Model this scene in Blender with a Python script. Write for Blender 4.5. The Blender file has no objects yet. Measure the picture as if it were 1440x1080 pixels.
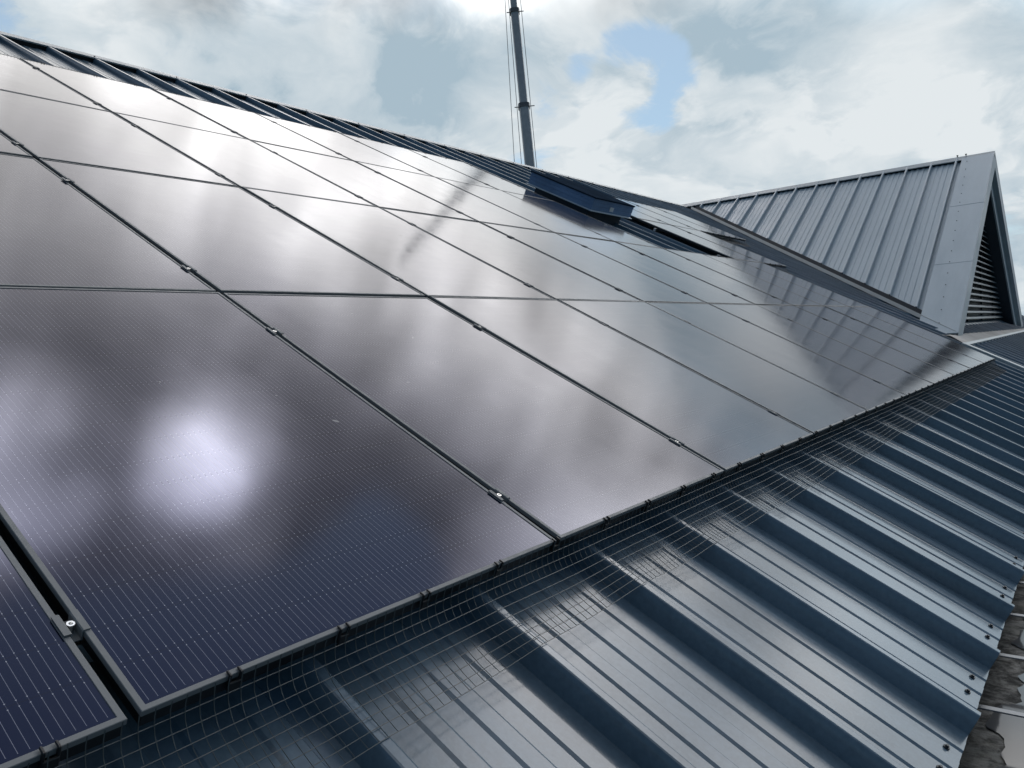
import bpy, bmesh, math, random
from mathutils import Vector, Matrix
random.seed(7)
S = bpy.context.scene
COL = S.collection
TH = math.radians(27.87)
CT, ST = math.cos(TH), math.sin(TH)

# ------------------------------------------------------------------ camera
cam_d = bpy.data.cameras.new('camera'); cam = bpy.data.objects.new('camera', cam_d); COL.objects.link(cam)
S.camera = cam
fw = Vector((0.79090966, 0.61010934, -0.04720696)).normalized()
up = Vector((0.07302351, -0.01750725, 0.99717655)); up = (up - fw*up.dot(fw)).normalized()
rt = fw.cross(up)
cam.matrix_world = Matrix(((rt.x, up.x, -fw.x, -1.70118), (rt.y, up.y, -fw.y, -1.17515), (rt.z, up.z, -fw.z, 0.52785), (0, 0, 0, 1)))
cam_d.sensor_width = 36; cam_d.lens = 36*1086.9/1440; cam_d.clip_start = 0.02; cam_d.clip_end = 6000

# ------------------------------------------------------------------ sky, sun, exposure
SUN = Vector((0.484, 0.380, 0.788)).normalized()
S.view_settings.view_transform = 'Standard'; S.view_settings.look = 'None'
S.view_settings.exposure = -0.5; S.view_settings.gamma = 1; S.view_settings.use_curve_mapping = False
W = bpy.data.worlds.new('World'); S.world = W; W.use_nodes = True
wt = W.node_tree; wt.nodes.clear()

class NT:
    """small helper to write node graphs as expressions"""
    def __init__(s, tree): s.t = tree
    def n(s, kind, **kw):
        nd = s.t.nodes.new(kind)
        for k, v in kw.items(): setattr(nd, k, v)
        return nd
    def put(s, sock, v):
        if isinstance(v, bpy.types.NodeSocket): s.t.links.new(v, sock)
        else: sock.default_value = v
    def m(s, op, a, b=0.0, c=0.0, clamp=False):
        nd = s.n('ShaderNodeMath', operation=op, use_clamp=clamp)
        for i, v in enumerate((a, b, c)): s.put(nd.inputs[i], v)
        return nd.outputs[0]
    def vm(s, op, a, b=(0, 0, 0), scale=None):
        nd = s.n('ShaderNodeVectorMath', operation=op); s.put(nd.inputs[0], a); s.put(nd.inputs[1], b)
        if scale is not None: s.put(nd.inputs['Scale'], scale)
        return nd.outputs['Value'] if op in ('DOT_PRODUCT', 'LENGTH') else nd.outputs[0]
    def mr(s, v, a, b, c=0.0, d=1.0, smooth=True):
        nd = s.n('ShaderNodeMapRange', interpolation_type='SMOOTHSTEP' if smooth else 'LINEAR')
        for i, x in enumerate((v, a, b, c, d)): s.put(nd.inputs[i], x)
        return nd.outputs[0]
    def mix(s, f, a, b, blend='MIX'):
        nd = s.n('ShaderNodeMix', data_type='RGBA', blend_type=blend)
        s.put(nd.inputs[0], f); s.put(nd.inputs[6], a); s.put(nd.inputs[7], b)
        return nd.outputs[2]
    def noise(s, vec, scale, detail=4, rough=0.5, dist=0.0, col=False):
        nd = s.n('ShaderNodeTexNoise'); s.put(nd.inputs['Vector'], vec)
        nd.inputs['Scale'].default_value = scale; nd.inputs['Detail'].default_value = detail
        nd.inputs['Roughness'].default_value = rough; nd.inputs['Distortion'].default_value = dist
        return nd.outputs['Color' if col else 'Fac']
    def sep(s, v):
        nd = s.n('ShaderNodeSeparateXYZ'); s.put(nd.inputs[0], v); return nd.outputs
    def comb(s, x, y, z):
        nd = s.n('ShaderNodeCombineXYZ')
        for i, v in enumerate((x, y, z)): s.put(nd.inputs[i], v)
        return nd.outputs[0]
    def rgb(s, r, g, b): 
        nd = s.n('ShaderNodeRGB'); nd.outputs[0].default_value = (r, g, b, 1); return nd.outputs[0]

w = NT(wt)
sky = w.n('ShaderNodeTexSky', sky_type='NISHITA', sun_disc=False, sun_elevation=math.asin(SUN.z), sun_rotation=math.atan2(SUN.x, SUN.y))
sky.air_density = 1.0; sky.dust_density = 0.3; sky.ozone_density = 2.0
dirv = w.n('ShaderNodeTexCoord').outputs['Generated']
dx, dy, dz = w.sep(dirv)
den = w.m('MULTIPLY', w.m('ADD', w.m('MAXIMUM', dz, 0.0), 0.32), 0.62)
plane = w.comb(w.m('DIVIDE', dx, den), w.m('DIVIDE', dy, den), 0.0)
warp = w.vm('ADD', plane, w.vm('SCALE', w.vm('SUBTRACT', w.noise(plane, 1.3, 3, 0.55, 0, True), (0.5, 0.5, 0.5)), scale=0.55))
big = w.noise(warp, 1.15, 9, 0.60)
fine = w.noise(w.vm('ADD', warp, (3.1, 1.7, 0)), 3.0, 8, 0.62)
shade = w.noise(w.vm('ADD', warp, (9.3, 4.1, 0)), 0.85, 7, 0.58)
def patch(d, deg, soft=1.0):
    """1 at direction d falling to 0 at deg degrees away"""
    d = Vector(d).normalized()
    return w.mr(w.vm('DOT_PRODUCT', dirv, tuple(d)), math.cos(math.radians(deg)), math.cos(math.radians(deg*(1-soft)*0.999)))
SH = Vector((SUN.x, SUN.y, 0)).normalized()
front = w.vm('DOT_PRODUCT', dirv, tuple(SH))                # 1 ahead, -1 behind the photographer
cov = w.m('ADD', w.m('MULTIPLY', w.m('SUBTRACT', big, 0.5), 3.0), w.mr(front, -0.35, 0.45, -0.25, 0.62))
GAPS = [((0.843, 0.436, 0.312), 5.6, 1.0), ((0.79, 0.526, 0.315), 4, 0.8), ((0.493, 0.796, 0.35), 7, 0.5), ((0.27, 0.88, 0.40), 12, 0.5),
        ((0.47, 0.08, 0.88), 24, 1.3)]
for d, deg, a in GAPS: cov = w.m('SUBTRACT', cov, w.m('MULTIPLY', patch(d, deg), a))
FULL = [((0.85, 0.455, 0.245), 7, 0.55), ((0.490, 0.383, 0.783), 13, 1.2), ((0.335, 0.455, 0.825), 11, 0.9), ((-0.22, -0.12, 0.97), 34, 1.0), ((0.82, -0.17, 0.55), 27, 0.9), ((0.66, -0.12, 0.74), 17, 0.8), ((0.40, 0.70, 0.58), 24, 0.5), ((0.66, 0.52, 0.55), 22, 0.5), ((0.87, 0.18, 0.42), 18, 0.5), ((0.649, 0.686, 0.328), 10, 0.5), ((0.837, 0.469, 0.26), 4, 0.3), ((0.94, 0.134, 0.28), 10, 0.3)]
for d, deg, a in FULL: cov = w.m('ADD', cov, w.m('MULTIPLY', patch(d, deg), a))
mask = w.mr(w.m('ADD', cov, w.m('MULTIPLY', w.m('SUBTRACT', fine, 0.5), 1.0)), 0.18, 0.50)
# cloud colour: bright thin edges, grey-blue thick bases
puff = w.mr(w.noise(w.vm('ADD', warp, (5.2, 8.8, 0)), 2.1, 11, 0.57), 0.45, 0.575)
thick = w.m('ADD', w.m('MULTIPLY', w.m('SUBTRACT', shade, 0.5), 1.8), w.m('SUBTRACT', 0.68, w.m('MULTIPLY', puff, 0.50)))
thick = w.m('ADD', thick, w.m('MULTIPLY', w.m('SUBTRACT', fine, 0.5), -1.5))
DARK = [((0.62, 0.70, 0.335), 14, 0.32), ((0.50, 0.775, 0.40), 9, 0.3), ((0.868, 0.352, 0.36), 9, 0.22), ((0.46, 0.52, 0.72), 14, 0.25), ((0.61, 0.33, 0.72), 14, 0.5), ((0.40, 0.33, 0.855), 10, 0.6), ((0.387, 0.522, 0.76), 10, 0.7), ((0.586, 0.417, 0.695), 10, 0.8), ((0.96, 0.10, 0.26), 5, 0.1)]
LITE = [((0.837, 0.469, 0.265), 5, 0.15), ((0.78, 0.57, 0.24), 7, 0.4), ((0.42, 0.83, 0.365), 6, 0.4), ((0.94, 0.19, 0.25), 10, 0.25), ((0.965, 0.10, 0.22), 9, 0.2)]
for d, deg, a in DARK: thick = w.m('ADD', thick, w.m('MULTIPLY', patch(d, deg), a))
for d, deg, a in LITE: thick = w.m('SUBTRACT', thick, w.m('MULTIPLY', patch(d, deg), a))
thick = w.m('SUBTRACT', thick, w.m('MULTIPLY', w.mr(dz, 0.33, 0.45), 0.30))
thick = w.m('ADD', thick, 0.0, clamp=True)
hi = w.mr(dz, 0.36, 0.46)
ccol = w.mix(thick, w.mix(hi, (0.80, 0.85, 0.875, 1), (0.85, 0.835, 0.82, 1)), w.mix(hi, (0.41, 0.53, 0.615, 1), (0.52, 0.51, 0.53, 1)))
# clouds glow brighter towards the veiled sun, higher than the part of the sky in the picture
cs = w.vm('DOT_PRODUCT', dirv, tuple(SUN))
glow = w.m('ADD', w.mr(front, -0.5, 0.5, 0.28, 1.0), w.m('MULTIPLY', w.m('MULTIPLY', w.mr(dz, 0.37, 0.50), w.mr(front, 0.1, 0.6)), 1.0))
glow = w.m('MULTIPLY', glow, w.mr(dz, 0.58, 0.74, 1.0, 0.5))
glow = w.m('ADD', glow, w.m('MULTIPLY', patch((0.325, 0.45, 0.83), 7.5), 8.5))
glow = w.m('ADD', glow, w.m('MULTIPLY', patch((0.90, 0.16, 0.43), 7.0), 0.5))
for d_, rad_, a_ in ((SUN, 4.6, 11.0), ((0.508, 0.394, 0.766), 5.5, 5.0), (SUN, 9, 0.5)): glow = w.m('ADD', glow, w.m('MULTIPLY', patch(d_, rad_, 1.0), a_))
glow = w.m('ADD', glow, w.m('MULTIPLY', patch((0.785, 0.335, 0.521), 10), 0.7))
BANK = (0.82, -0.17, 0.55)                                # unseen cloud bank right of the view, added to light the roof pans
glow = w.m('ADD', glow, w.m('MULTIPLY', patch(BANK, 22, 0.75), 3.4))
glow = w.m('ADD', glow, w.m('MULTIPLY', patch((0.66, -0.12, 0.74), 16, 0.8), 2.2))  # further added cloud brightness for the near roof pans
ZEN = (-0.22, -0.12, 0.97)  # unseen cloud overhead, added as fill light for the gable roof
glow = w.m('ADD', glow, w.m('MULTIPLY', patch(ZEN, 33), 0.75))
stk = w.noise(w.vm('MULTIPLY', dirv, (1.0, 1.0, 0.42)), 6.5, 4, 0.5, 0.5)
glow = w.m('MULTIPLY', glow, w.m('MAXIMUM', 0.28, w.m('ADD', 0.96, w.m('MULTIPLY', w.m('MULTIPLY', w.m('SUBTRACT', stk, 0.5), 4.2), w.mr(dz, 0.35, 0.45)))))
ccol = w.vm('SCALE', ccol, scale=w.m('MULTIPLY', glow, 10.0))
hz = w.mr(dz, 0.0, 0.16)
skb = w.vm('SCALE', w.mix(1.0, sky.outputs[0], (0.85, 1.08, 1.08, 1), 'MULTIPLY'), scale=w.mr(front, -0.4, 0.5, 0.55, 1.0))
skyc = w.mix(hz, w.vm('SCALE', w.mix(w.mr(front, -0.3, 0.4), w.rgb(3.0, 4.6, 7.4), w.rgb(6.5, 7.4, 8.2)), scale=w.mr(front, -0.4, 0.5, 0.55, 1.0)), skb)
skyc = w.mix(w.m('MULTIPLY', w.mr(front, 0.3, 0.8), w.mr(dz, 0.45, 0.35, 0.0, 0.48)), skyc, w.rgb(6.0, 6.9, 7.6))
final = w.mix(mask, skyc, ccol)
final = w.mix(w.mr(dz, -0.02, 0.0), w.rgb(0.6, 0.7, 0.65), final)
bg = w.n('ShaderNodeBackground'); w.put(bg.inputs[0], final); bg.inputs[1].default_value = 0.1414
w.t.links.new(bg.outputs[0], w.n('ShaderNodeOutputWorld').inputs[0])

sun_d = bpy.data.lights.new('sun', 'SUN'); sun_d.energy = 0.5; sun_d.angle = math.radians(70); sun_d.color = (1.0, 0.965, 0.91)
sun = bpy.data.objects.new('sun', sun_d); COL.objects.link(sun)
sun.rotation_euler = (-SUN).to_track_quat('-Z', 'Y').to_euler(); sun.location = SUN*50

# ------------------------------------------------------------------ materials
def mat(name, base, rough=0.5, metal=0.0, ior=1.5):
    m = bpy.data.materials.new(name); m.use_nodes = True
    nt = NT(m.node_tree); b = m.node_tree.nodes['Principled BSDF']
    b.inputs['Base Color'].default_value = (*base, 1); b.inputs['Roughness'].default_value = rough
    b.inputs['Metallic'].default_value = metal; b.inputs['IOR'].default_value = ior
    return m, nt, b
def obco(nt): return nt.n('ShaderNodeTexCoord').outputs['Object']
def bump(nt, b, h, strength, dist):
    nd = nt.n('ShaderNodeBump'); nt.put(nd.inputs['Height'], h); nd.inputs['Strength'].default_value = strength
    nd.inputs['Distance'].default_value = dist; nt.put(b.inputs['Normal'], nd.outputs[0])

def coated_steel(name, base, rough, streak=(1, 1, 1), wear=0.35, bumpd=0.0006):
    m, nt, b = mat(name, base, rough)
    co = obco(nt)
    st = nt.noise(nt.vm('MULTIPLY', co, streak), 3.0, 6, 0.6)
    sp = nt.noise(co, 55, 3, 0.6)
    f = nt.m('ADD', nt.m('MULTIPLY', st, 0.75), nt.m('MULTIPLY', sp, 0.25))
    d = tuple(c*(1-wear) for c in base) + (1,); l = tuple(min(1, c*(1+wear)) for c in base) + (1,)
    nt.put(b.inputs['Base Color'], nt.mix(nt.mr(f, 0.3, 0.7), d, l))
    nt.put(b.inputs['Roughness'], nt.mr(st, 0.3, 0.7, rough*0.85, rough*1.2))
    bump(nt, b, nt.m('ADD', nt.noise(co, 2.2, 2, 0.5), nt.m('MULTIPLY', nt.noise(co, 160, 2, 0.5), 0.04)), 0.5, bumpd*8)
    return m
M = {}
M['roof'] = coated_steel('slate_blue_roof_steel', (0.105, 0.155, 0.200), 0.19, (1.5, 0.22, 0.22), 0.26)
M['gable'] = coated_steel('grey_gable_steel', (0.345, 0.415, 0.46), 0.38, (0.3, 1.5, 0.3), 0.08)
M['flash'] = coated_steel('pale_flashing', (0.33, 0.37, 0.385), 0.38, (1, 1, 1), 0.15)
M['hatch'] = coated_steel('dark_blue_cladding', (0.15, 0.24, 0.39), 0.45, (1, 1, 1), 0.2)
M['dark'] = mat('dark_foam', (0.012, 0.014, 0.016), 0.9)[0]
M['steel'] = mat('bright_steel', (0.75, 0.75, 0.74), 0.25, 1.0)[0]
M['alu'] = mat('mill_aluminium', (0.55, 0.56, 0.57), 0.4, 1.0)[0]
M['black'] = mat('black_plastic', (0.012, 0.012, 0.013), 0.45)[0]
M['wire'] = mat('dull_galvanised_wire', (0.075, 0.088, 0.090), 0.45, 0.0)[0]
M['screw'] = mat('dark_screw_cap', (0.012, 0.017, 0.024), 0.45)[0]
M['louvre'] = coated_steel('louvre_blade', (0.12, 0.155, 0.175), 0.35, (0.5, 2, 2), 0.15)
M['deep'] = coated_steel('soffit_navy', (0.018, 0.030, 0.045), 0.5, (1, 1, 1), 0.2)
M['lid'] = coated_steel('dark_lid', (0.020, 0.032, 0.050), 0.95, (1, 1, 1), 0.2)
M['lid'].node_tree.nodes['Principled BSDF'].inputs['Specular IOR Level'].default_value = 0.0
M['label'] = mat('white_sticker', (0.7, 0.7, 0.7), 0.5)[0]
M['crane'] = coated_steel('crane_boom_grey', (0.42, 0.42, 0.43), 0.4, (1, 1, 1), 0.1)
M['cranedark'] = mat('crane_collar', (0.12, 0.12, 0.13), 0.5)[0]
M['shed'] = coated_steel('far_shed_teal', (0.09, 0.17, 0.20), 0.6, (1, 1, 1), 0.15)

M['sideshade'] = mat('black_frame_shade', (0.006, 0.006, 0.007), 0.5)[0]  # near-black colour stands in for shade on the lower frame side
m, nt, b = mat('panel_frame_anodised', (0.19, 0.20, 0.205), 0.45, 0.0, 1.3); M['frame'] = m
co = obco(nt); nt.put(b.inputs['Roughness'], nt.mr(nt.noise(co, 30, 4, 0.6), 0.3, 0.7, 0.42, 0.58))

# cells under textured glass
m, nt, b = mat('solar_cells', (0.008, 0.010, 0.022), 0.2, 0.0, 1.5); M['cells'] = m
co = obco(nt); x, y, z = nt.sep(co)
PITCH, HALF = 0.01518, 0.0935
fx = nt.m('FRACT', nt.m('DIVIDE', nt.m('SUBTRACT', x, 0.0200-PITCH/2), PITCH))
ax = nt.m('ABSOLUTE', nt.m('SUBTRACT', fx, 0.5))
fy = nt.m('FRACT', nt.m('DIVIDE', nt.m('SUBTRACT', y, 0.011), HALF))
ay = nt.m('MULTIPLY', nt.m('ABSOLUTE', nt.m('SUBTRACT', fy, 0.0)), HALF)
edge = nt.m('MULTIPLY', nt.m('MINIMUM', fy, nt.m('SUBTRACT', 1.0, fy)), HALF)       # distance to the gap between half cells
inm = nt.m('MULTIPLY', nt.m('MULTIPLY', nt.m('GREATER_THAN', x, 0.015), nt.m('LESS_THAN', x, 1.119)),
           nt.m('MULTIPLY', nt.m('GREATER_THAN', y, 0.018), nt.m('LESS_THAN', y, 1.704)))
wire = nt.m('MULTIPLY', nt.m('LESS_THAN', nt.m('MULTIPLY', ax, PITCH), 0.00042), inm)
wire = nt.m('MULTIPLY', wire, nt.mr(edge, 0.004, 0.006, 0.35, 1.0))
dd = nt.m('SQRT', nt.m('ADD', nt.m('POWER', nt.m('MULTIPLY', ax, PITCH), 2.0), nt.m('POWER', nt.m('SUBTRACT', edge, 0.0063), 2.0)))
dot = nt.m('MULTIPLY', nt.m('LESS_THAN', dd, 0.00105), inm)
fing = nt.m('MULTIPLY', nt.m('LESS_THAN', edge, 0.0009), inm)
cellv = nt.noise(nt.comb(nt.m('FLOOR', nt.m('DIVIDE', x, 0.182)), nt.m('FLOOR', nt.m('DIVIDE', y, HALF)), 3.0), 7.3, 0)
base = nt.mix(cellv, (0.0012, 0.0035, 0.014, 1), (0.0025, 0.0055, 0.019, 1))
base = nt.mix(fing, base, (0.004, 0.004, 0.006, 1))
base = nt.mix(wire, base, (0.20, 0.205, 0.24, 1)); base = nt.mix(dot, base, (0.42, 0.43, 0.46, 1))
dust = nt.noise(co, 210, 2, 0.7)
speck = nt.m('GREATER_THAN', dust, 0.80)
base = nt.mix(nt.m('MULTIPLY', speck, 0.15), base, (0.25, 0.24, 0.23, 1))
spot = nt.m('MULTIPLY', nt.m('GREATER_THAN', nt.noise(nt.vm('ADD', co, nt.comb(nt.m('MULTIPLY', nt.n('ShaderNodeObjectInfo').outputs['Random'], 40.0), 0.0, 0.0)), 16, 1, 0.5), 0.80), 0.6)
base = nt.mix(spot, base, (0.40, 0.40, 0.38, 1))
grime = nt.m('MULTIPLY', nt.mr(nt.noise(nt.vm('MULTIPLY', co, (5.0, 1.6, 1)), 3.0, 6, 0.65), 0.42, 0.75), nt.m('ADD', 0.006, nt.mr(y, 0.20, 0.0, 0.0, 0.03)))
base = nt.mix(grime, base, (0.30, 0.28, 0.25, 1))
nt.put(b.inputs['Base Color'], base)
b.inputs['Specular Tint'].default_value = (0.55, 0.60, 1.0, 1)
smear = nt.noise(nt.vm('MULTIPLY', co, (2.2, 0.8, 1)), 2.4, 5, 0.6)
nt.put(b.inputs['Roughness'], nt.mr(smear, 0.3, 0.7, 0.085, 0.12))
bump(nt, b, nt.noise(co, 1.6, 2, 0.5), 0.5, 0.002)

m, nt, b = mat('apron_membrane', (0.36, 0.35, 0.33), 0.75); M['apron'] = m
co = obco(nt); f = nt.noise(co, 1.2, 8, 0.65)
nt.put(b.inputs['Base Color'], nt.mix(nt.mr(f, 0.3, 0.7), (0.27, 0.26, 0.245, 1), (0.42, 0.41, 0.39, 1)))
m, nt, b = mat('gutter_grime', (0.1, 0.1, 0.1), 0.6); M['gutter'] = m
co = obco(nt); f = nt.noise(nt.vm('MULTIPLY', co, (1.0, 0.7, 1)), 22, 10, 0.72, 0.3); g = nt.noise(co, 6, 6, 0.65); k = nt.noise(co, 140, 3, 0.7)
c1 = nt.mix(nt.mr(nt.m('ADD', nt.m('MULTIPLY', f, 0.6), nt.m('MULTIPLY', g, 0.4)), 0.43, 0.60), (0.012, 0.013, 0.012, 1), (0.11, 0.115, 0.11, 1))
c1 = nt.mix(nt.m('MULTIPLY', nt.mr(g, 0.50, 0.66), 0.55), c1, (0.05, 0.047, 0.03, 1))
c1 = nt.mix(nt.m('MULTIPLY', nt.mr(k, 0.55, 0.7), 0.5), c1, (0.02, 0.02, 0.016, 1))
nt.put(b.inputs['Base Color'], c1); nt.put(b.inputs['Roughness'], nt.mr(f, 0.4, 0.6, 0.9, 0.6))
bump(nt, b, f, 0.4, 0.003)
M['strap'] = mat('dull_zinc_strap', (0.20, 0.215, 0.23), 0.5, 0.5)[0]
M['water'] = mat('standing_water', (0.09, 0.095, 0.10), 0.08, 0.0, 1.33)[0]
M['water'].node_tree.nodes['Principled BSDF'].inputs['Specular IOR Level'].default_value = 1.0
m, nt, b = mat('ground_grass_tarmac', (0.07, 0.09, 0.05), 0.9); M['ground'] = m
co = obco(nt); f = nt.noise(co, 0.03, 6, 0.6); g = nt.noise(co, 1.5, 6, 0.7)
nt.put(b.inputs['Base Color'], nt.mix(nt.mr(f, 0.45, 0.55), nt.mix(g, (0.03, 0.05, 0.018, 1), (0.07, 0.10, 0.035, 1)), nt.mix(g, (0.045, 0.045, 0.047, 1), (0.08, 0.08, 0.08, 1))))
m, nt, b = mat('wall_cladding', (0.30, 0.31, 0.31), 0.5); M['wall'] = m
co = obco(nt); nt.put(b.inputs['Base Color'], nt.mix(nt.noise(co, 0.8, 6, 0.6), (0.24, 0.25, 0.25, 1), (0.36, 0.37, 0.37, 1)))

# ------------------------------------------------------------------ mesh helpers
def uvw(u, v, ww): return Vector((u, v*CT - ww*ST, v*ST + ww*CT))       # roof-plane coordinates -> world
class MB:
    def __init__(s): s.v = []; s.f = []
    def add(s, vs, fs):
        o = len(s.v); s.v += [Vector(p) for p in vs]; s.f += [tuple(i+o for i in q) for q in fs]
    def quad(s, a, b_, c, d): s.add((a, b_, c, d), [(0, 1, 2, 3)])
    def box(s, x0, x1, y0, y1, z0, z1, ch=0.0, tf=None):
        bm = bmesh.new(); bmesh.ops.create_cube(bm, size=1)
        for q in bm.verts: q.co = Vector((x0+(x1-x0)*(q.co.x+.5), y0+(y1-y0)*(q.co.y+.5), z0+(z1-z0)*(q.co.z+.5)))
        if ch: bmesh.ops.bevel(bm, geom=bm.edges[:], offset=ch, segments=1, affect='EDGES')
        bm.verts.index_update()
        s.add([tf(q.co) if tf else q.co.copy() for q in bm.verts], [[q.index for q in f.verts] for f in bm.faces]); bm.free()
    def strip(s, prof, y0, y1, tf, ny=1):
        """profile [(a,b)...] swept along y; tf(a,y,b)"""
        n = len(prof)
        vs = [tf(a, y0+(y1-y0)*j/ny, c) for j in range(ny+1) for a, c in prof]
        s.add(vs, [(j*n+i, j*n+i+1, (j+1)*n+i+1, (j+1)*n+i) for j in range(ny) for i in range(n-1)])
    def tube(s, pts, r, k=6, cap=True, r1=None):
        rings = []; n = len(pts); o = len(s.v); r1 = r if r1 is None else r1
        for i, p in enumerate(pts):
            p = Vector(p); d = (Vector(pts[min(i+1, n-1)]) - Vector(pts[max(i-1, 0)])).normalized()
            a = d.orthogonal().normalized() if abs(d.z) > 0.9 else d.cross(Vector((0, 0, 1))).normalized()
            c = d.cross(a); rr = r + (r1-r)*i/max(1, n-1)
            s.v += [p + (a*math.cos(2*math.pi*q/k) + c*math.sin(2*math.pi*q/k))*rr for q in range(k)]
        for i in range(n-1):
            for q in range(k): s.f.append((o+i*k+q, o+i*k+(q+1) % k, o+(i+1)*k+(q+1) % k, o+(i+1)*k+q))
        if cap: s.f.append(tuple(o+q for q in range(k))[::-1]); s.f.append(tuple(o+(n-1)*k+q for q in range(k)))
    def build(s, name, material, parent=None, smooth=None, fix=True):
        me = bpy.data.meshes.new(name); me.from_pydata([tuple(p) for p in s.v], [], s.f); me.materials.append(material)
        if fix:
            bm = bmesh.new(); bm.from_mesh(me); bmesh.ops.recalc_face_normals(bm, faces=bm.faces[:]); bm.to_mesh(me); bm.free()
        if smooth is not None:
            for p in me.polygons: p.use_smooth = True
            me.set_sharp_from_angle(angle=math.radians(smooth))
        o = bpy.data.objects.new(name, me); COL.objects.link(o)
        if parent: o.parent = parent
        return o
def tag(o, label=None, cat=None, group=None, kind=None):
    for k, v in (('label', label), ('category', cat), ('group', group), ('kind', kind)):
        if v: o[k] = v
    return o
def empty(name, loc=(0, 0, 0), rot=(0, 0, 0)):
    o = bpy.data.objects.new(name, None); COL.objects.link(o); o.location = loc; o.rotation_euler = rot; o.empty_display_size = 0.1
    return o
def copy_tree(o, parent=None):
    c = o.copy(); COL.objects.link(c)
    if parent: c.parent = parent
    for ch in [q for q in bpy.data.objects if q.parent == o]: copy_tree(ch, c)
    return c
ORD = ['first', 'second', 'third', 'fourth', 'fifth', 'sixth', 'seventh', 'eighth', 'ninth', 'tenth', 'eleventh', 'twelfth']

# ------------------------------------------------------------------ ground
GZ = -5.2
g = MB(); g.quad((-2500, -2500, GZ), (2500, -2500, GZ), (2500, 2500, GZ), (-2500, 2500, GZ))
tag(g.build('ground', M['ground']), kind='structure')

# ------------------------------------------------------------------ building
CR, PAN = -0.085, -0.145             # crown and pan heights below the panel plane
bld = tag(empty('steel_building', (0, 0, 0)), 'long steel clad building with dark slate blue ribbed roof and a louvred gable', 'building')
RP = [(-.012, PAN), (-.007, -.112), (-.003, -.097), (0, -.0905), (.003, -.0868), (.007, CR), (.026, CR), (.030, -.0868), (.033, -.0905), (.036, -.097), (.040, -.112), (.045, PAN),
      (.147, PAN), (.156, -.1405), (.196, -.1405), (.204, PAN), (.259, PAN), (.268, -.1405), (.314, -.1405), (.322, PAN), (.373, PAN), (.382, -.1405), (.432, -.1405), (.437, PAN)]
def ribs(u0, u1, off, per=0.5):
    out = []; k = math.floor((u0-off)/per)-1
    while off+k*per < u1+per:
        out += [(off+k*per+a*per/0.5, c) for a, c in RP]; k += 1
    return [q for q in out if u0 <= q[0] <= u1]
EAVE, RIDGE = -1.042, 9.20
U0, U1 = -9.0, 34.0
rf = MB(); pr = ribs(U0, U1, -0.30)
rf.strip(pr, EAVE, RIDGE, lambda a, y, c: uvw(a, y, c), 1)
rf.strip([(a, c) for a, c in pr], 0, 1, lambda a, y, c: uvw(a, EAVE - (0.0006 if y else 0), c - (0.004 if y else 0)), 1)
roof = rf.build('main_roof', M['roof'], bld, 16, fix=False)
# back slope of the main roof
RZ = uvw(0, 0, 0); YR, ZR = 8.2, 4.25
bk = MB(); bk.strip(pr, 0, 9.4, lambda a, y, c: Vector((a, 2*YR - uvw(0, RIDGE-y, c).y, uvw(0, RIDGE-y, c).z)), 1)
bk.build('back_roof', M['roof'], bld, 16, fix=False)
# screws near the eave: two in each pan
sc = MB(); sc.tube([(0, 0, 0), (0, 0, .003)], .0085, 10); sc.tube([(0, 0, .003), (0, 0, .0085)], .005, 6)
first = None
for k in range(-3, 12):
    for du, dv in ((.232, .0), (.348, .002)):
        if first is None: o = first = sc.build('screw', M['screw'], roof)
        else: o = first.copy(); COL.objects.link(o); o.parent = roof
        o.location = uvw(-.30+.5*k+du, EAVE+.036+dv, PAN+.001); o.rotation_euler = (TH, 0, 0)
# foam closure under the sheet at the eave
cl = MB(); pts = [(a, c-.004) for a, c in pr]
cl.strip(pts, EAVE+.055, EAVE+.09, lambda a, y, c: uvw(a, y, c), 1)
cl.add([uvw(a, EAVE+.055, c) for a, c in pts] + [uvw(a, EAVE+.055, -.26) for a, c in pts], [(i, i+1, len(pts)+i+1, len(pts)+i) for i in range(len(pts)-1)])
cl.build('eave_filler', M['dark'], roof, fix=False)
# ridge: foam filler and pale ridge cap
VC = 9.02
fi = MB(); fi.add([uvw(a, VC+.004, c) for a, c in pr] + [uvw(a, VC+.004, CR-.001) for a, c in pr], [(i, i+1, len(pr)+i+1, len(pr)+i) for i in range(len(pr)-1)])
fi.build('ridge_filler', M['dark'], roof, fix=False)
rc = MB()
vt = 9.235
def cap_prof(sgn):
    p = [uvw(0, VC-.004, CR-.012), uvw(0, VC-.005, CR+.003), uvw(0, VC+.02, CR+.006), uvw(0, vt, CR+.006)]
    return [(q.y, q.z) for q in p]
cp = cap_prof(1); apex = cp[-1]; cpb = [(2*apex[0]-a, c) for a, c in reversed(cp[:-1])]
XG = 18.70                          # gable ridge line
rc.strip(cp + cpb, U0-.05, U1+.05, lambda a, y, c: Vector((y, a, c)), 60)
rc.build('ridge_cap', M['flash'], roof, 20, fix=False)
f4 = None
for i in range(16):
    if f4 is None: rb = MB(); rb.tube([(0, 0, 0), (0, 0, .010)], .009, 8); o = f4 = rb.build('ridge_screw', M['screw'], roof)
    else: o = f4.copy(); COL.objects.link(o); o.parent = roof
    o.location = uvw(.72 + i*1.0, VC+.05, CR+.006); o.rotation_euler = (TH, 0, 0)

# walls
WY0, WY1 = -0.70, 17.0
wl = MB(); wl.box(U0+.15, U1-.15, WY0, WY1, GZ, -0.80); wl.build('wall', M['wall'], bld)
for xx in (U0+.15, U1-.15):
    ge = MB(); ge.add([(xx, WY0, -.8), (xx, 8.2, 3.95), (xx, 17.0, -.8), (xx+.1, WY0, -.8), (xx+.1, 8.2, 3.95), (xx+.1, 17.0, -.8)], [(0, 1, 2), (5, 4, 3), (0, 3, 4, 1), (1, 4, 5, 2)])
    ge.build('end_wall', M['wall'], bld)

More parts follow.
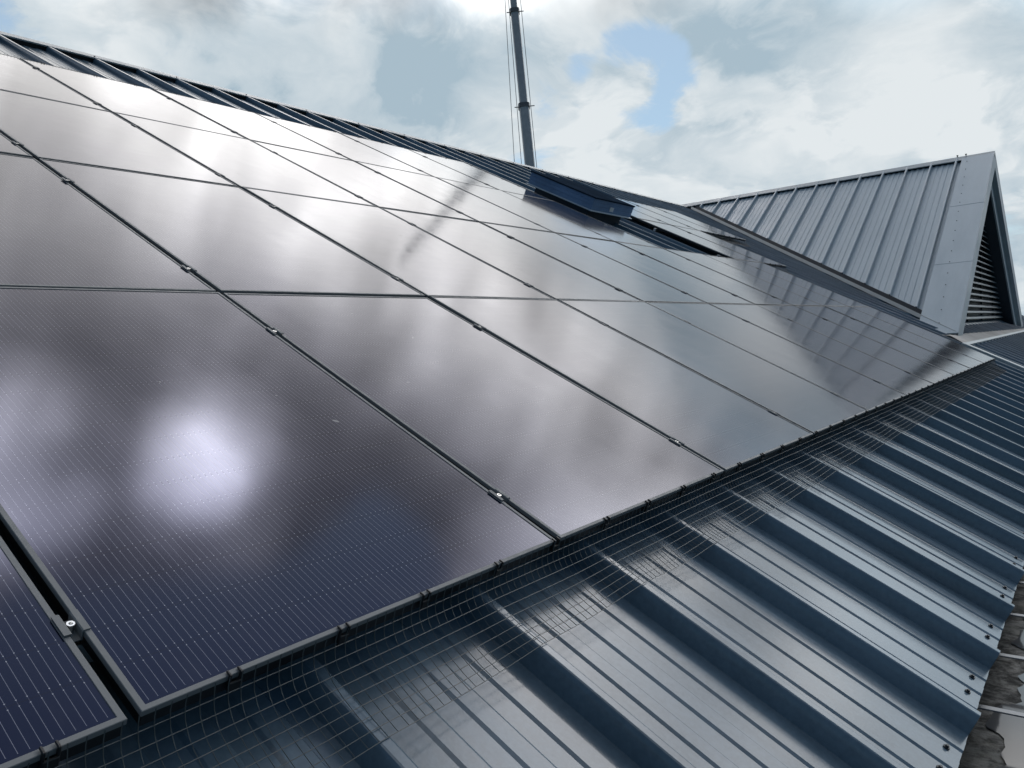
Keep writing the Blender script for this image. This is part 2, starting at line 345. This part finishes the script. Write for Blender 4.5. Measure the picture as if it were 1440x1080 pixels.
# gutter with flat straps across it
gt = MB(); GF = -0.752
gp = [(-.735, -.60), (-.735, GF), (-1.20, GF), (-1.22, GF+.02), (-1.22, -.64), (-1.25, -.64), (-1.25, -.66)]
gt.strip(gp, U0, U1, lambda a, y, c: Vector((y, a, c)), 1)
gutter = gt.build('gutter', M['gutter'], bld, fix=False)
first = None
for k in range(14):
    x_ = .985 + .462*(k-2)
    if first is None:
        bb = MB(); bb.box(-.013, .013, -1.25, -.80, -.662, -.657, .001); bb.box(-.013, .013, -.804, -.80, -.70, -.657, .001)
        o = first = bb.build('gutter_strap', M['strap'], gutter)
    else: o = first.copy(); COL.objects.link(o); o.parent = gutter
    o.location = (x_, 0, 0)
wa = MB(); random.seed(3); n = 260; zz = GF+.004
edge_y = []
for i in range(n+1):
    x_ = -1.0 + 7.0*i/n
    e = -.905 + .032*math.sin(x_*7.1) + .022*math.sin(x_*17.3+1) + .012*math.sin(x_*41+2) + .005*math.sin(x_*73) + .0025*random.uniform(-1, 1)
    edge_y.append((x_, e))
wa.add([(x_, e, zz) for x_, e in edge_y] + [(x_, -1.195, zz) for x_, e in edge_y], [(i, i+1, n+1+i+1, n+1+i) for i in range(n)])
wa.build('puddle', M['water'], gutter)
wi = MB(); wi.tube([(-1, -.79, -.742), (.9, -.795, -.743), (3, -.79, -.742), (9, -.792, -.743)], .002, 5); wi.build('gutter_wire', M['alu'], gutter)

# verge strip between the array side and the far roof, and the apron before the louvre
vs = MB()
vs.strip([(11.50, CR-.03), (11.50, CR+.02), (11.51, CR+.026), (11.69, CR+.026), (11.70, CR+.02), (11.70, CR-.03)], EAVE, .56, lambda a, y, c: uvw(a, y, c), 1)
vs.build('verge_strip', M['flash'], bld, 20, fix=False)
# ------------------------------------------------------------------ cross gable
GS = (4.25-.33)/(XG-12.53)           # slope of the gable roof
GA = math.atan(GS); gc, gs_ = math.cos(GA), math.sin(GA)
YF = 0.71                            # face of the gable
LEN = math.hypot(XG-12.53, 4.25-.33)
def gab(side, s_, y, h):             # s_ down the slope from the ridge, h above the sheet
    return Vector((XG + side*(s_*gc + h*gs_), y, 4.235 - s_*gs_ + h*gc))
def main_z(y, ww=.05): return (y*ST/CT) + ww/CT
def s_valley(y): return max(0.0, (4.235 - main_z(y)) / gs_)
def rib_g(y0, y1): return [(q, c+.145 + (.005 if -.142 < c < -.139 else (.016 if c > -.1 else 0))) for q, c in ribs(y0, y1, 1.42, .507)]
grf = {}
for side in (-1, 1):
    gm = MB(); prg = rib_g(YF+.30, 7.75)
    n = len(prg)
    vsx = [gab(side, .03, y, h-.06) for y, h in prg] + [gab(side, max(.05, s_valley(y)), y, h-.06) for y, h in prg]
    gm.add(vsx, [(i, i+1, n+i+1, n+i) for i in range(n-1)])
    grf[side] = gm.build('gable_roof', M['gable'], bld, 16, fix=False)
    # filler under the ridge cap
    f2 = MB(); s0 = .175
    f2.add([gab(side, s0, y, h-.06) for y, h in prg] + [gab(side, s0, y, .002) for y, h in prg], [(i, i+1, n+i+1, n+i) for i in range(n-1)])
    f2.build('ridge_filler', M['dark'], grf[side], fix=False)
    # flat verge flashing with screws along its inner edge
    vf = MB(); nn = 3
    for q in range(nn):
        sa, sb = .12 + (LEN-.16)*q/nn, .12 + (LEN-.16)*(q+1)/nn + (.05 if q < nn-1 else 0)
        hh = .006 + .003*(nn-q)
        prof = [(YF+.62, .0), (YF+.615, hh), (YF+.32, hh), (YF, hh+.004), (YF-.003, hh)]
        vf.strip(prof, sa, sb, lambda a, y, c, s=side: gab(s, y, a, c), 1)
        vf.add([gab(side, sb, a, c) for a, c in prof] + [gab(side, sb, a, -.01) for a, c in prof], [(i, i+1, 5+i+1, 5+i) for i in range(4)])
    vfo = vf.build('verge_flashing', M['gable'], grf[side], 20, fix=False)
    if side < 0:
        f3 = None
        for q in range(17):
            if f3 is None:
                s3 = MB(); s3.tube([(0, 0, 0), (0, 0, .006)], .009, 8); o = f3 = s3.build('screw', M['screw'], vfo)
            else: o = f3.copy(); COL.objects.link(o); o.parent = vfo
            o.location = gab(side, .35 + q*(LEN-.5)/16.5, YF+.50-.012*q, .016); o.rotation_euler = (0, -GA, 0)
    # barge board: outer fascia and stepped-back inner board
    ba = MB(); d1 = .30
    ba.strip([(YF, .005), (YF, -d1), (YF+.10, -d1)], 0.0, LEN+.02, lambda a, y, c, s=side: gab(s, y - c*(GS if y < .5 else 0), a, c), 1)
    ba.build('barge_board', M['gable'], bld, fix=False)
    b2 = MB(); d2 = .60
    b2.strip([(YF+.10, -d1), (YF+.10, -d2), (YF+.13, -d2)], 0.0, LEN+.02, lambda a, y, c, s=side: gab(s, y - c*(GS if y < .5 else 0), a, c), 1)
    b2.build('inner_barge_board', M['gable'], bld, fix=False)
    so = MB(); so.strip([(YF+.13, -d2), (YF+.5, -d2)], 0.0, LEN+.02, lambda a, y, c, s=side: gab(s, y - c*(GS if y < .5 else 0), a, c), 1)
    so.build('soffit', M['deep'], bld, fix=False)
    # valley: sunk channel, coloured dark for the shadow under the gable sheet edge, with a bright folded lip on the main roof side
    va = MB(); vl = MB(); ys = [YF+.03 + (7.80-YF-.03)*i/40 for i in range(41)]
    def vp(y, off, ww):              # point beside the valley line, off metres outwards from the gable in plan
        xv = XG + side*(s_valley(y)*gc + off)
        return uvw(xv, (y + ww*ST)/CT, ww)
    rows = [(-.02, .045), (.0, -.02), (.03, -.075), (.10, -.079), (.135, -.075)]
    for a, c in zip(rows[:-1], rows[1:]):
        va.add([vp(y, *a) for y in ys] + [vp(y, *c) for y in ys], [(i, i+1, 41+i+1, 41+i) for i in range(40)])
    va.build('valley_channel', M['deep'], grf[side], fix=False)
    rows = [(.135, -.077), (.14, -.022), (.145, -.018), (.155, -.018), (.19, -.079)]
    for a, c in zip(rows[:-1], rows[1:]):
        vl.add([vp(y, *a) for y in ys] + [vp(y, *c) for y in ys], [(i, i+1, 41+i+1, 41+i) for i in range(40)])
    vl.build('valley_lip', M['flash'], grf[side], 20, fix=False)
gcap = MB(); pc = [gab(-1, .19, 0, -.012), gab(-1, .19, 0, .006), gab(-1, .0, 0, .010), gab(1, .19, 0, .006), gab(1, .19, 0, -.012)]
gcap.strip([(q.x, q.z) for q in pc], YF-.006, 8.20, lambda a, y, c: Vector((a, y, c)), 20)
gcap.add([(q.x, YF-.006, q.z) for q in pc], [(0, 1, 2, 3, 4)])
gcap.build('gable_ridge_cap', M['flash'], bld, 20, fix=False)
for dy in (.55, .72):
    kb = MB(); kb.tube([(XG, YF+dy, 4.25), (XG, YF+dy, 4.275)], .013, 8); kb.tube([(XG, YF+dy, 4.27), (XG, YF+dy, 4.285)], .02, 8); kb.build('ridge_bolt', M['screw'], bld)
# louvre screen
YL = YF + .34
HW = XG-12.53
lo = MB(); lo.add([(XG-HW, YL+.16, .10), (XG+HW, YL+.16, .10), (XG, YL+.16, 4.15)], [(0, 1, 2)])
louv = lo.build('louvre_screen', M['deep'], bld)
z_ = .43; dz_ = .128
def soff(z): return max(0.0, (4.235 - .60/gc - z)/GS)
while z_ < 3.25:
    hw = soff(z_) - .02
    if hw > .12:
        s_ = MB(); prof = [(YL+.10, z_+.080), (YL+.085, z_+.078), (YL+.005, z_+.020), (YL, z_+.008), (YL+.004, z_-.006), (YL+.012, z_-.005)]
        s_.strip(prof, XG-hw, XG+hw, lambda a, y, c: Vector((y, a, c)), 1)
        s_.build('louvre_blade', M['louvre'], louv, 40, fix=False)
    z_ += dz_
for xx in (-3.6, -1.2, 1.2, 3.6):
    top = 4.235 - .60/gc - abs(xx)*GS
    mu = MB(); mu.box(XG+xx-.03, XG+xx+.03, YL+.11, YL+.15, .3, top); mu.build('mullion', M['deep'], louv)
# apron of pale membrane in front of the louvre, pale drip edge
ap = MB(); ap.strip([(.50, CR-.035), (.50, CR+.010), (.515, CR+.014), (.56, CR+.014)], 11.48, XG+HW+.9, lambda a, y, c: uvw(y, a, c), 1)
ap.build('apron_edge', M['flash'], bld, 20, fix=False)
ap = MB(); ap.add([uvw(11.70, .562, CR+.012), uvw(XG+HW+.9, .562, CR+.012), Vector((XG+HW+.9, YL+.2, .385)), Vector((12.3, YL+.2, .385)), uvw(12.0, .80, CR+.012)], [(0, 1, 2, 3, 4)])
ap.build('apron', M['apron'], bld)
cs_ = MB(); cs_.box(12.7, XG+HW-.35, YL-.06, YL+.14, .30, .405, .004); cs_.build('louvre_sill', M['deep'], louv)

# ------------------------------------------------------------------ solar panels
PWD, PHT, GU, GV = 1.134, 1.718, .022, .016
DU, DV = PWD+GU, PHT+GV
pan0 = empty('solar_panel')
rings = [(.004, -.013), (0, -.011), (0, -.001), (.001, 0), (.0105, 0), (.0112, -.0012), (.0112, -.004)]
fr = MB()
def ring(i, z): return [(i, i, z), (PWD-i, i, z), (PWD-i, PHT-i, z), (i, PHT-i, z)]
for (a, za), (c, zc) in zip(rings[:-1], rings[1:]):
    fr.add(ring(a, za)+ring(c, zc), [(q, (q+1) % 4, 4+(q+1) % 4, 4+q) for q in range(4)])
frame0 = fr.build('frame', M['frame'], pan0, fix=False)
sk = MB()  # lower frame side below the lip, its shade put into the colour
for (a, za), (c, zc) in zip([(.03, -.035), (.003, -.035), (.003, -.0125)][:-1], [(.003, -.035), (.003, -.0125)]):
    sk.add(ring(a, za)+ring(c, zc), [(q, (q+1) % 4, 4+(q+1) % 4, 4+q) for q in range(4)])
sk.build('frame_shade', M['sideshade'], pan0, fix=False)
gl = MB(); gl.box(.011, PWD-.011, .011, PHT-.011, -.0075, -.0018)
glass0 = gl.build('cell_glass', M['cells'], pan0)
ROWS = [(0, list(range(-3, 9)), -2), (1, list(range(-2, 9)), -1), (2, [-2, -1, 0, 1, 2, 3, 4, 5, 8, 9], -1), (3, [-1, 0, 1, 2, 3, 4, 5, 8, 9, 10, 11], 0)]
RN = ['bottom row', 'second row up', 'third row up', 'top row']
used = False
rs = random.Random(5)
for j, ks, firstvis in ROWS:
    nth = 0; after = 0
    for k in ks:
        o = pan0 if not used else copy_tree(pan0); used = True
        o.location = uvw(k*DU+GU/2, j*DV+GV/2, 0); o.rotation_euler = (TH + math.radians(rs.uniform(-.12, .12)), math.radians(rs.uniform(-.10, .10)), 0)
        if k < firstvis: lab = 'black solar panel just outside the left edge of the photo, %s' % RN[j]
        elif j == 0 and k == -2: lab = 'darkest solar panel, cut by the bottom left corner, leftmost of the bottom row'
        elif j == 0 and k == -1: lab = 'large near solar panel with blue white sun glare, second in the bottom row'
        elif k == ks[-1]: lab = 'rightmost black solar panel of the %s' % RN[j]
        elif j >= 2 and k >= 8:
            lab = '%s black solar panel to the right of the roof hatch in the %s' % (ORD[after], RN[j])
        else: lab = '%s black solar panel from the left in the %s' % (ORD[nth], RN[j])
        if k >= firstvis: nth += 1
        if k >= 8: after += 1
        tag(o, lab, 'solar panel', 'solar panels on the roof')

# rails under the panels
HOLE = {0: [(-3, 9)], 1: [(-2, 9)], 2: [(-2, 6), (8, 10)], 3: [(-1, 6), (8, 12)]}
for j in range(4):
    for q, fv in enumerate((.135, .785)):
        for si, (ka, kb_) in enumerate(HOLE[j]):
            r = MB(); v_ = (j+fv)*DV
            r.box(ka*DU-.05, kb_*DU+.05, v_-.02, v_+.02, CR, -.0362, .002, lambda p: uvw(*p))
            tag(r.build('mounting_rail', M['alu']), '%s aluminium rail under the %s%s' % (('lower', 'upper')[q], RN[j], ('', ' beyond the hatch')[si] if j > 1 else ''), 'rail', 'mounting rails under the panels')

# mid clamps in the gaps between columns
cl0 = empty('mid_clamp')
c_ = MB(); hw = GU/2
pf = [(-hw-.010, .0005), (-hw-.010, .0035), (-hw+.001, .0035), (-hw+.003, .0015), (-hw+.003, -.016), (hw-.003, -.016), (hw-.003, .0015), (hw-.001, .0035), (hw+.010, .0035), (hw+.010, .0005)]
c_.strip(pf, -.026, .026, lambda a, y, c: Vector((a, y, c)), 1)
for yy in (-.026, .026): c_.add([(a, yy, c) for a, c in pf[:5]] + [(-hw+.0005, yy, .0005), (-hw+.0005, yy, -.018), (hw-.0005, yy, -.018), (hw-.0005, yy, .0005)] + [(a, yy, c) for a, c in pf[5:]], [(0, 1, 2, 3, 5), (3, 4, 6, 5), (4, 9, 7, 6), (9, 10, 8, 7), (10, 11, 12, 13, 8)])
c_.build('clamp_body', M['frame'], cl0, fix=False)
b_ = MB(); b_.tube([(0, 0, -.016), (0, 0, .001)], .0068, 16, cap=False)
b_.add([(.0068*math.cos(t*math.pi/8), .0068*math.sin(t*math.pi/8), .001) for t in range(16)] + [(.0035*math.cos(t*math.pi/8), .0035*math.sin(t*math.pi/8), .001) for t in range(16)] + [(.0033*math.cos(t*math.pi/8), .0033*math.sin(t*math.pi/8), -.004) for t in range(16)],
       [(t, (t+1) % 16, 16+(t+1) % 16, 16+t) for t in range(16)] + [(16+t, 16+(t+1) % 16, 32+(t+1) % 16, 32+t) for t in range(16)] + [tuple(range(32, 48))])
b_.build('bolt', M['steel'], cl0, 40)
usedc = False
for j, ks, fvis in ROWS:
    nth = 0
    for k in ks:
        if k-1 not in ks or k < fvis + (0 if j else 0): continue
        if k == fvis and j > 0 and not (j == 1): pass
        if k <= fvis and not (j in (1, 2) and k == 0): 
            if k <= fvis: continue
        nth += 1
        for q, fv in enumerate((.135, .785)):
            o = cl0 if not usedc else copy_tree(cl0); usedc = True
            o.location = uvw(k*DU, (j+fv)*DV, 0); o.rotation_euler = (TH, 0, 0)
            lab = '%s clamp in the %s gap from the left between panels of the %s' % (('lower', 'upper')[q], ORD[nth-1], RN[j])
            if j == 0 and nth == 1 and q == 0: lab = 'large near clamp with bright bolt in the bottom left panel gap'
            tag(o, lab, 'panel clamp', 'mid clamps between panels')

# ------------------------------------------------------------------ bird mesh and clips
rm = random.Random(11)
def wob(u, s): return .0022*math.sin(u*5.3+s*9) + .0014*math.sin(u*13.1+s*4+1)
def sag(u): d = ((u + .284) % .5)/.5; return .011*math.sin(math.pi*d)
PATH = [(-.002, .009), (-.004, -.006), (-.007, -.022), (-.014, -.038), (-.028, -.052), (-.050, -.064), (-.080, -.073), (-.115, -.078), (-.150, -.0805), (-.190, -.0815)]
def eave_pt(u, i, v0, sgn=1.0):
    dv, ww = PATH[i]; t = i/len(PATH)
    return uvw(u, v0 + sgn*(dv + t*wob(u*.7, t+2)), ww + t*wob(u, t) - t*t*sag(u))
def wire_mesh(name, u0, u1, v0, sgn, label, cells=.0254, depth=len(PATH), r=.00095):
    mb = MB(); n = int(round((u1-u0)/cells)); us = [u0 + (u1-u0)*i/n for i in range(n+1)]
    for u in us:
        h = rm.uniform(0, .006); sway = rm.uniform(-.0015, .0015)
        pts = [eave_pt(u + sway*i/4, i, v0, sgn) for i in range(depth)]
        pts[0] = pts[0] + uvw(0, rm.uniform(-.003, .001), 0) + (uvw(0, 0, h) - uvw(0, 0, .004))
        mb.tube(pts, r, 4, cap=False)
    # lengthwise wires, evenly spaced along the drop
    L = [0]
    for a, c in zip(PATH[:depth-1], PATH[1:depth]): L.append(L[-1] + math.hypot(c[0]-a[0], c[1]-a[1]))
    m_ = int(L[-1]/cells); 
    for q in range(m_+1):
        s_ = L[-1] - q*cells
        if s_ < .012: continue
        i = max(x_ for x_ in range(len(L)) if L[x_] <= s_+1e-9); i = min(i, len(L)-2); t = (s_-L[i])/(L[i+1]-L[i])
        mb.tube([eave_pt(u, i, v0, sgn).lerp(eave_pt(u, i+1, v0, sgn), t) for u in us], r, 4, cap=False)
    return tag(mb.build(name, M['wire'], fix=False), label, 'wire mesh', 'bird mesh around the array')
wire_mesh('bird_mesh', -3*DU, 9*DU-.02, 0.0, 1, 'square wire bird mesh flaring from the long bottom edge of the panels onto the roof')
wire_mesh('bird_mesh', 9*DU+.03, 10*DU-.02, 2*DV, 1, 'short wire mesh below the rightmost panel of the third row up')
wire_mesh('bird_mesh', 10*DU+.03, 12*DU-.02, 3*DV, 1, 'short wire mesh below the two rightmost top row panels')
wire_mesh('bird_mesh', -1*DU, 6*DU-.02, 4*DV, -1, 'long wire mesh along the top edge of the array below the ridge', depth=6)
wire_mesh('bird_mesh', 8*DU, 12*DU-.02, 4*DV, -1, 'wire mesh along the top edge of the panels right of the hatch', depth=6)
wire_mesh('bird_mesh', 6*DU+.02, 8*DU-.03, 2*DV, -1, 'wire mesh along the panel edge in front of the roof hatch', depth=6)
# mesh up the side of the sixth column, facing the hatch
mb = MB(); sp = [(.000, .010), (.004, -.004), (.006, -.03), (.010, -.055), (.03, -.08), (.07, -.10)]
n = int(2*DV/.0254)
for i in range(n+1):
    v_ = 2*DV + 2*DV*i/n
    mb.tube([uvw(6*DU-.009+a, v_, c + (rm.uniform(-.004, .006) if q == 0 else 0)) for q, (a, c) in enumerate(sp)], .0007, 4, cap=False)
for q in range(1, 6): mb.tube([uvw(6*DU-.009+sp[q][0], 2*DV + 2*DV*i/60, sp[q][1]+.004*math.sin(i*.7+q)) for i in range(61)], .0007, 4, cap=False)
tag(mb.build('bird_mesh', M['wire'], fix=False), 'wire mesh up the panel side facing the dark roof hatch', 'wire mesh', 'bird mesh around the array')

def clip_mesh():
    c = MB()
    for s_ in (-1, 1):
        a, d = (-.0125, -.0080) if s_ < 0 else (.0080, .0125)
        c.box(a, d, -.0035, .0085, .0004, .0048, .0012); c.box(a, d, -.0065, -.0005, -.030, .0048, .0012)
    c.box(-.0115, .0115, -.0085, -.0035, -.036, -.012, .0012)
    return c
clip0 = None
def put_clip(u, v, rz, lab, grp):
    global clip0
    if clip0 is None: clip0 = o = clip_mesh().build('mesh_clip', M['black'])
    else: o = clip0.copy(); COL.objects.link(o)
    o.matrix_world = Matrix.Translation(uvw(u, v, 0)) @ Matrix.Rotation(TH, 4, 'X') @ Matrix.Rotation(rz + rm.uniform(-.04, .04), 4, 'Z')
    tag(o, lab, 'mesh clip', grp)
us = [-1.275, -.985, -.747, -.519, -.262, -.016, .253, .515, .78, 1.043] + [1.303 + .262*i for i in range(34)]
cnt = {}
for u in us:
    if u > 9*DU-.03: break
    k = int(math.floor(u/DU)); cnt[k] = cnt.get(k, 0)+1
    put_clip(u, GV/2, 0, '%s clip from the left on the lower edge of bottom row panel number %s' % (ORD[cnt[k]-1], ['one', 'two', 'three', 'four', 'five', 'six', 'seven', 'eight', 'nine', 'ten', 'eleven'][k+2]), 'mesh clips along the bottom edge')
NUM = ['one', 'two', 'three', 'four', 'five', 'six', 'seven', 'eight', 'nine', 'ten', 'eleven', 'twelve']
for ka, kb_, v_, rz, where in [(0, 6, 4*DV-GV/2, math.pi, 'top edge of the array below the ridge'), (8, 12, 4*DV-GV/2, math.pi, 'top edge right of the hatch'), (6, 8, 2*DV-GV/2, math.pi, 'panel edge in front of the hatch'),
                       (9, 10, 2*DV+GV/2, 0, 'lower edge of the rightmost third row panel'), (10, 12, 3*DV+GV/2, 0, 'lower edge of the last two top row panels')]:
    per = .40 if ka == 0 else .27
    n = int((kb_-ka)*DU/per)
    for i in range(n): put_clip(ka*DU + per*(i+.4) + rm.uniform(-.04, .04), v_, rz, '%s small black clip on the %s' % (('tiny',)[0], where), 'clips on the ' + where)
for i in range(11): put_clip(6*DU-GU/2, 2*DV + .2 + .31*i, math.pi/2, 'tiny black clip on the panel side facing the roof hatch', 'clips on the panel side by the hatch')

# ------------------------------------------------------------------ roof hatch in the gap of the array
ht = empty('roof_hatch', uvw(7.30, 4.848, CR), (TH, 0, 0)); tag(ht, 'dark blue metal roof hatch box standing in the gap of the array', 'roof hatch')
HWD, HLN, HH, HB = 1.08, 1.14, .300, .128
bx = MB()
def side_prof():
    st_ = (HH-HB)/3; p = [(0, HB)]
    for q in (1, 2): p += [(0, HB+st_*q-.004), (.004, HB+st_*q-.002), (.004, HB+st_*q+.002), (0, HB+st_*q+.004)]
    return p + [(0, HH)]
sp = side_prof()
def hring(i, z): return [(i, i, z), (HWD-i, i, z), (HWD-i, HLN-i, z), (i, HLN-i, z)]
for (a, za), (c, zc) in zip(sp[:-1], sp[1:]): bx.add(hring(a, za)+hring(c, zc), [(q, (q+1) % 4, 4+(q+1) % 4, 4+q) for q in range(4)])
bx.add(hring(0, HB)+hring(.09, HB), [(q, (q+1) % 4, 4+(q+1) % 4, 4+q) for q in range(4)])
bx.build('hatch_side', M['hatch'], ht, fix=False)
up_ = MB(); up_.box(.09, HWD-.09, .09, HLN-.09, -.06, HB-.001); up_.build('upstand', M['deep'], ht)
fl = MB(); 
for (a, za), (c, zc) in zip([(.0, HB+.002), (-.022, HB-.006), (-.024, HB-.014), (0, HB-.004)][:-1], [(-.022, HB-.006), (-.024, HB-.014), (0, HB-.004)]): fl.add(hring(a, za)+hring(c, zc), [(q, (q+1) % 4, 4+(q+1) % 4, 4+q) for q in range(4)])
fl.build('drip_flange', M['gable'], ht, fix=False)
ld = MB(); r0, r1_, r2 = hring(-.010, HH-.014), hring(-.010, HH+.004), hring(.10, HH+.008)
ld.add(hring(0, HH-.014)+r0, [(q, (q+1) % 4, 4+(q+1) % 4, 4+q) for q in range(4)])
ld.add(r0+r1_, [(q, (q+1) % 4, 4+(q+1) % 4, 4+q) for q in range(4)]); ld.add(r1_+r2, [(q, (q+1) % 4, 4+(q+1) % 4, 4+q) for q in range(4)]); ld.add(r2, [(0, 1, 2, 3)])
ld.build('lid', M['lid'], ht, fix=False)
lb = MB(); lb.box(.46, .56, -.004, -.002, .155, .215, 0); tag(lb.build('sticker', M['label'], ht), 'small white sticker on the front of the hatch')

# ------------------------------------------------------------------ crane behind the roof
DC = 46.0
r0 = Vector((0.79410715, 0.56455572, 0.22510147)); r1 = Vector((0.74180023, 0.5372956, 0.40130519)); C0 = Vector(cam.matrix_world.translation)
P0 = C0 + r0*(DC/math.hypot(r0.x, r0.y)); P1 = C0 + r1*((DC+1.5)/math.hypot(r1.x, r1.y))
ax_ = (P1-P0).normalized()
base = P0 + ax_*((GZ + 2.2 - P0.z)/ax_.z)
cr = empty('mobile_crane', (base.x, base.y, GZ)); tag(cr, 'tall grey telescopic crane boom rising behind the roof ridge', 'crane')
T = Vector((base.x, base.y, GZ)); sidev = ax_.cross(fw).normalized()
def along(frac): return P0 + (P1-P0)*frac - T
def boom(a, c, wd, nm):
    mb = MB(); A, B = a, c; fwv = sidev.cross(ax_).normalized(); prof = []
    for t in range(12):
        an = 2*math.pi*(t+.5)/12; prof.append((math.copysign(abs(math.cos(an))**.6, math.cos(an))*wd/2, math.copysign(abs(math.sin(an))**.6, math.sin(an))*wd/2))
    vs_ = [A + sidev*x_ + fwv*y_ for x_, y_ in prof] + [B + sidev*x_ + fwv*y_ for x_, y_ in prof]
    mb.add(vs_, [(q, (q+1) % 12, 12+(q+1) % 12, 12+q) for q in range(12)] + [tuple(range(12))[::-1], tuple(range(12, 24))])
    return mb
f1 = (232-151)/232; f2 = (232-17)/232
boom(base-T, along(f1), .60, 0).build('boom_section', M['crane'], cr, 30)
boom(along(f1), along(f2), .50, 0).build('boom_section', M['crane'], cr, 30)
boom(along(f2), along(1.6), .41, 0).build('boom_section', M['crane'], cr, 30)
for f_, wd in ((f1, .70), (f2, .60)):
    boom(along(f_-.012), along(f_+.012), wd, 0).build('boom_collar', M['cranedark'], cr, 30)
    k_ = MB(); k_.tube([along(f_) - sidev*(wd*.9), along(f_) + sidev*(wd*.8)], .03, 5); k_.build('collar_arm', M['cranedark'], cr)
def pix(x_, y_, D):
    d = fw + rt*((x_-720)/1086.9) - up*((y_-540)/1086.9); return C0 + d*(D/math.hypot(d.x, d.y))
for (xa, ya), (xb, yb) in (((723, 222), (709, -20)), ((733, 226), (713.5, -20)), ((754.5, 232), (730, -20))):
    A, B = pix(xa, ya, DC-.4), pix(xb, yb, DC+.9); d = (B-A).normalized(); A = A - d*((A.z-GZ-1.5)/d.z)
    k_ = MB(); k_.tube([A-T, B-T + d*6], .018, 5); k_.build('hoist_rope', M['cranedark'], cr)
cb = MB(); cb.box(-4.2, 4.2, -1.3, 1.3, .7, 1.6, .06); cb.box(2.6, 4.1, -1.2, 1.2, 1.6, 3.0, .15); cb.box(-1.6, 1.2, -1.1, 1.1, 1.6, 2.4, .1)
cb.build('carrier', M['crane'], cr)
for xx in (-3.2, -1.9, 1.6, 3.0):
    for yy in (-1.15, 1.15):
        k_ = MB(); k_.tube([(xx, yy-.18, .6), (xx, yy+.18, .6)], .6, 18); k_.build('wheel', M['black'], cr)

# ------------------------------------------------------------------ far shed at the right
shd = empty('far_shed', (96, 52, GZ)); tag(shd, 'distant teal building just visible past the right gable edge', 'building')
k_ = MB(); k_.box(-8, 8, -16, 24, 0, 6.6); k_.build('wall', M['shed'], shd)
k_ = MB(); k_.add([(-8.4, -16.4, 6.6), (8.4, -16.4, 6.6), (0, -16.4, 7.5), (-8.4, 24.4, 6.6), (8.4, 24.4, 6.6), (0, 24.4, 7.5)], [(0, 1, 2), (5, 4, 3), (0, 2, 5, 3), (1, 4, 5, 2), (0, 3, 4, 1)]); k_.build('roof', M['roof'], shd)
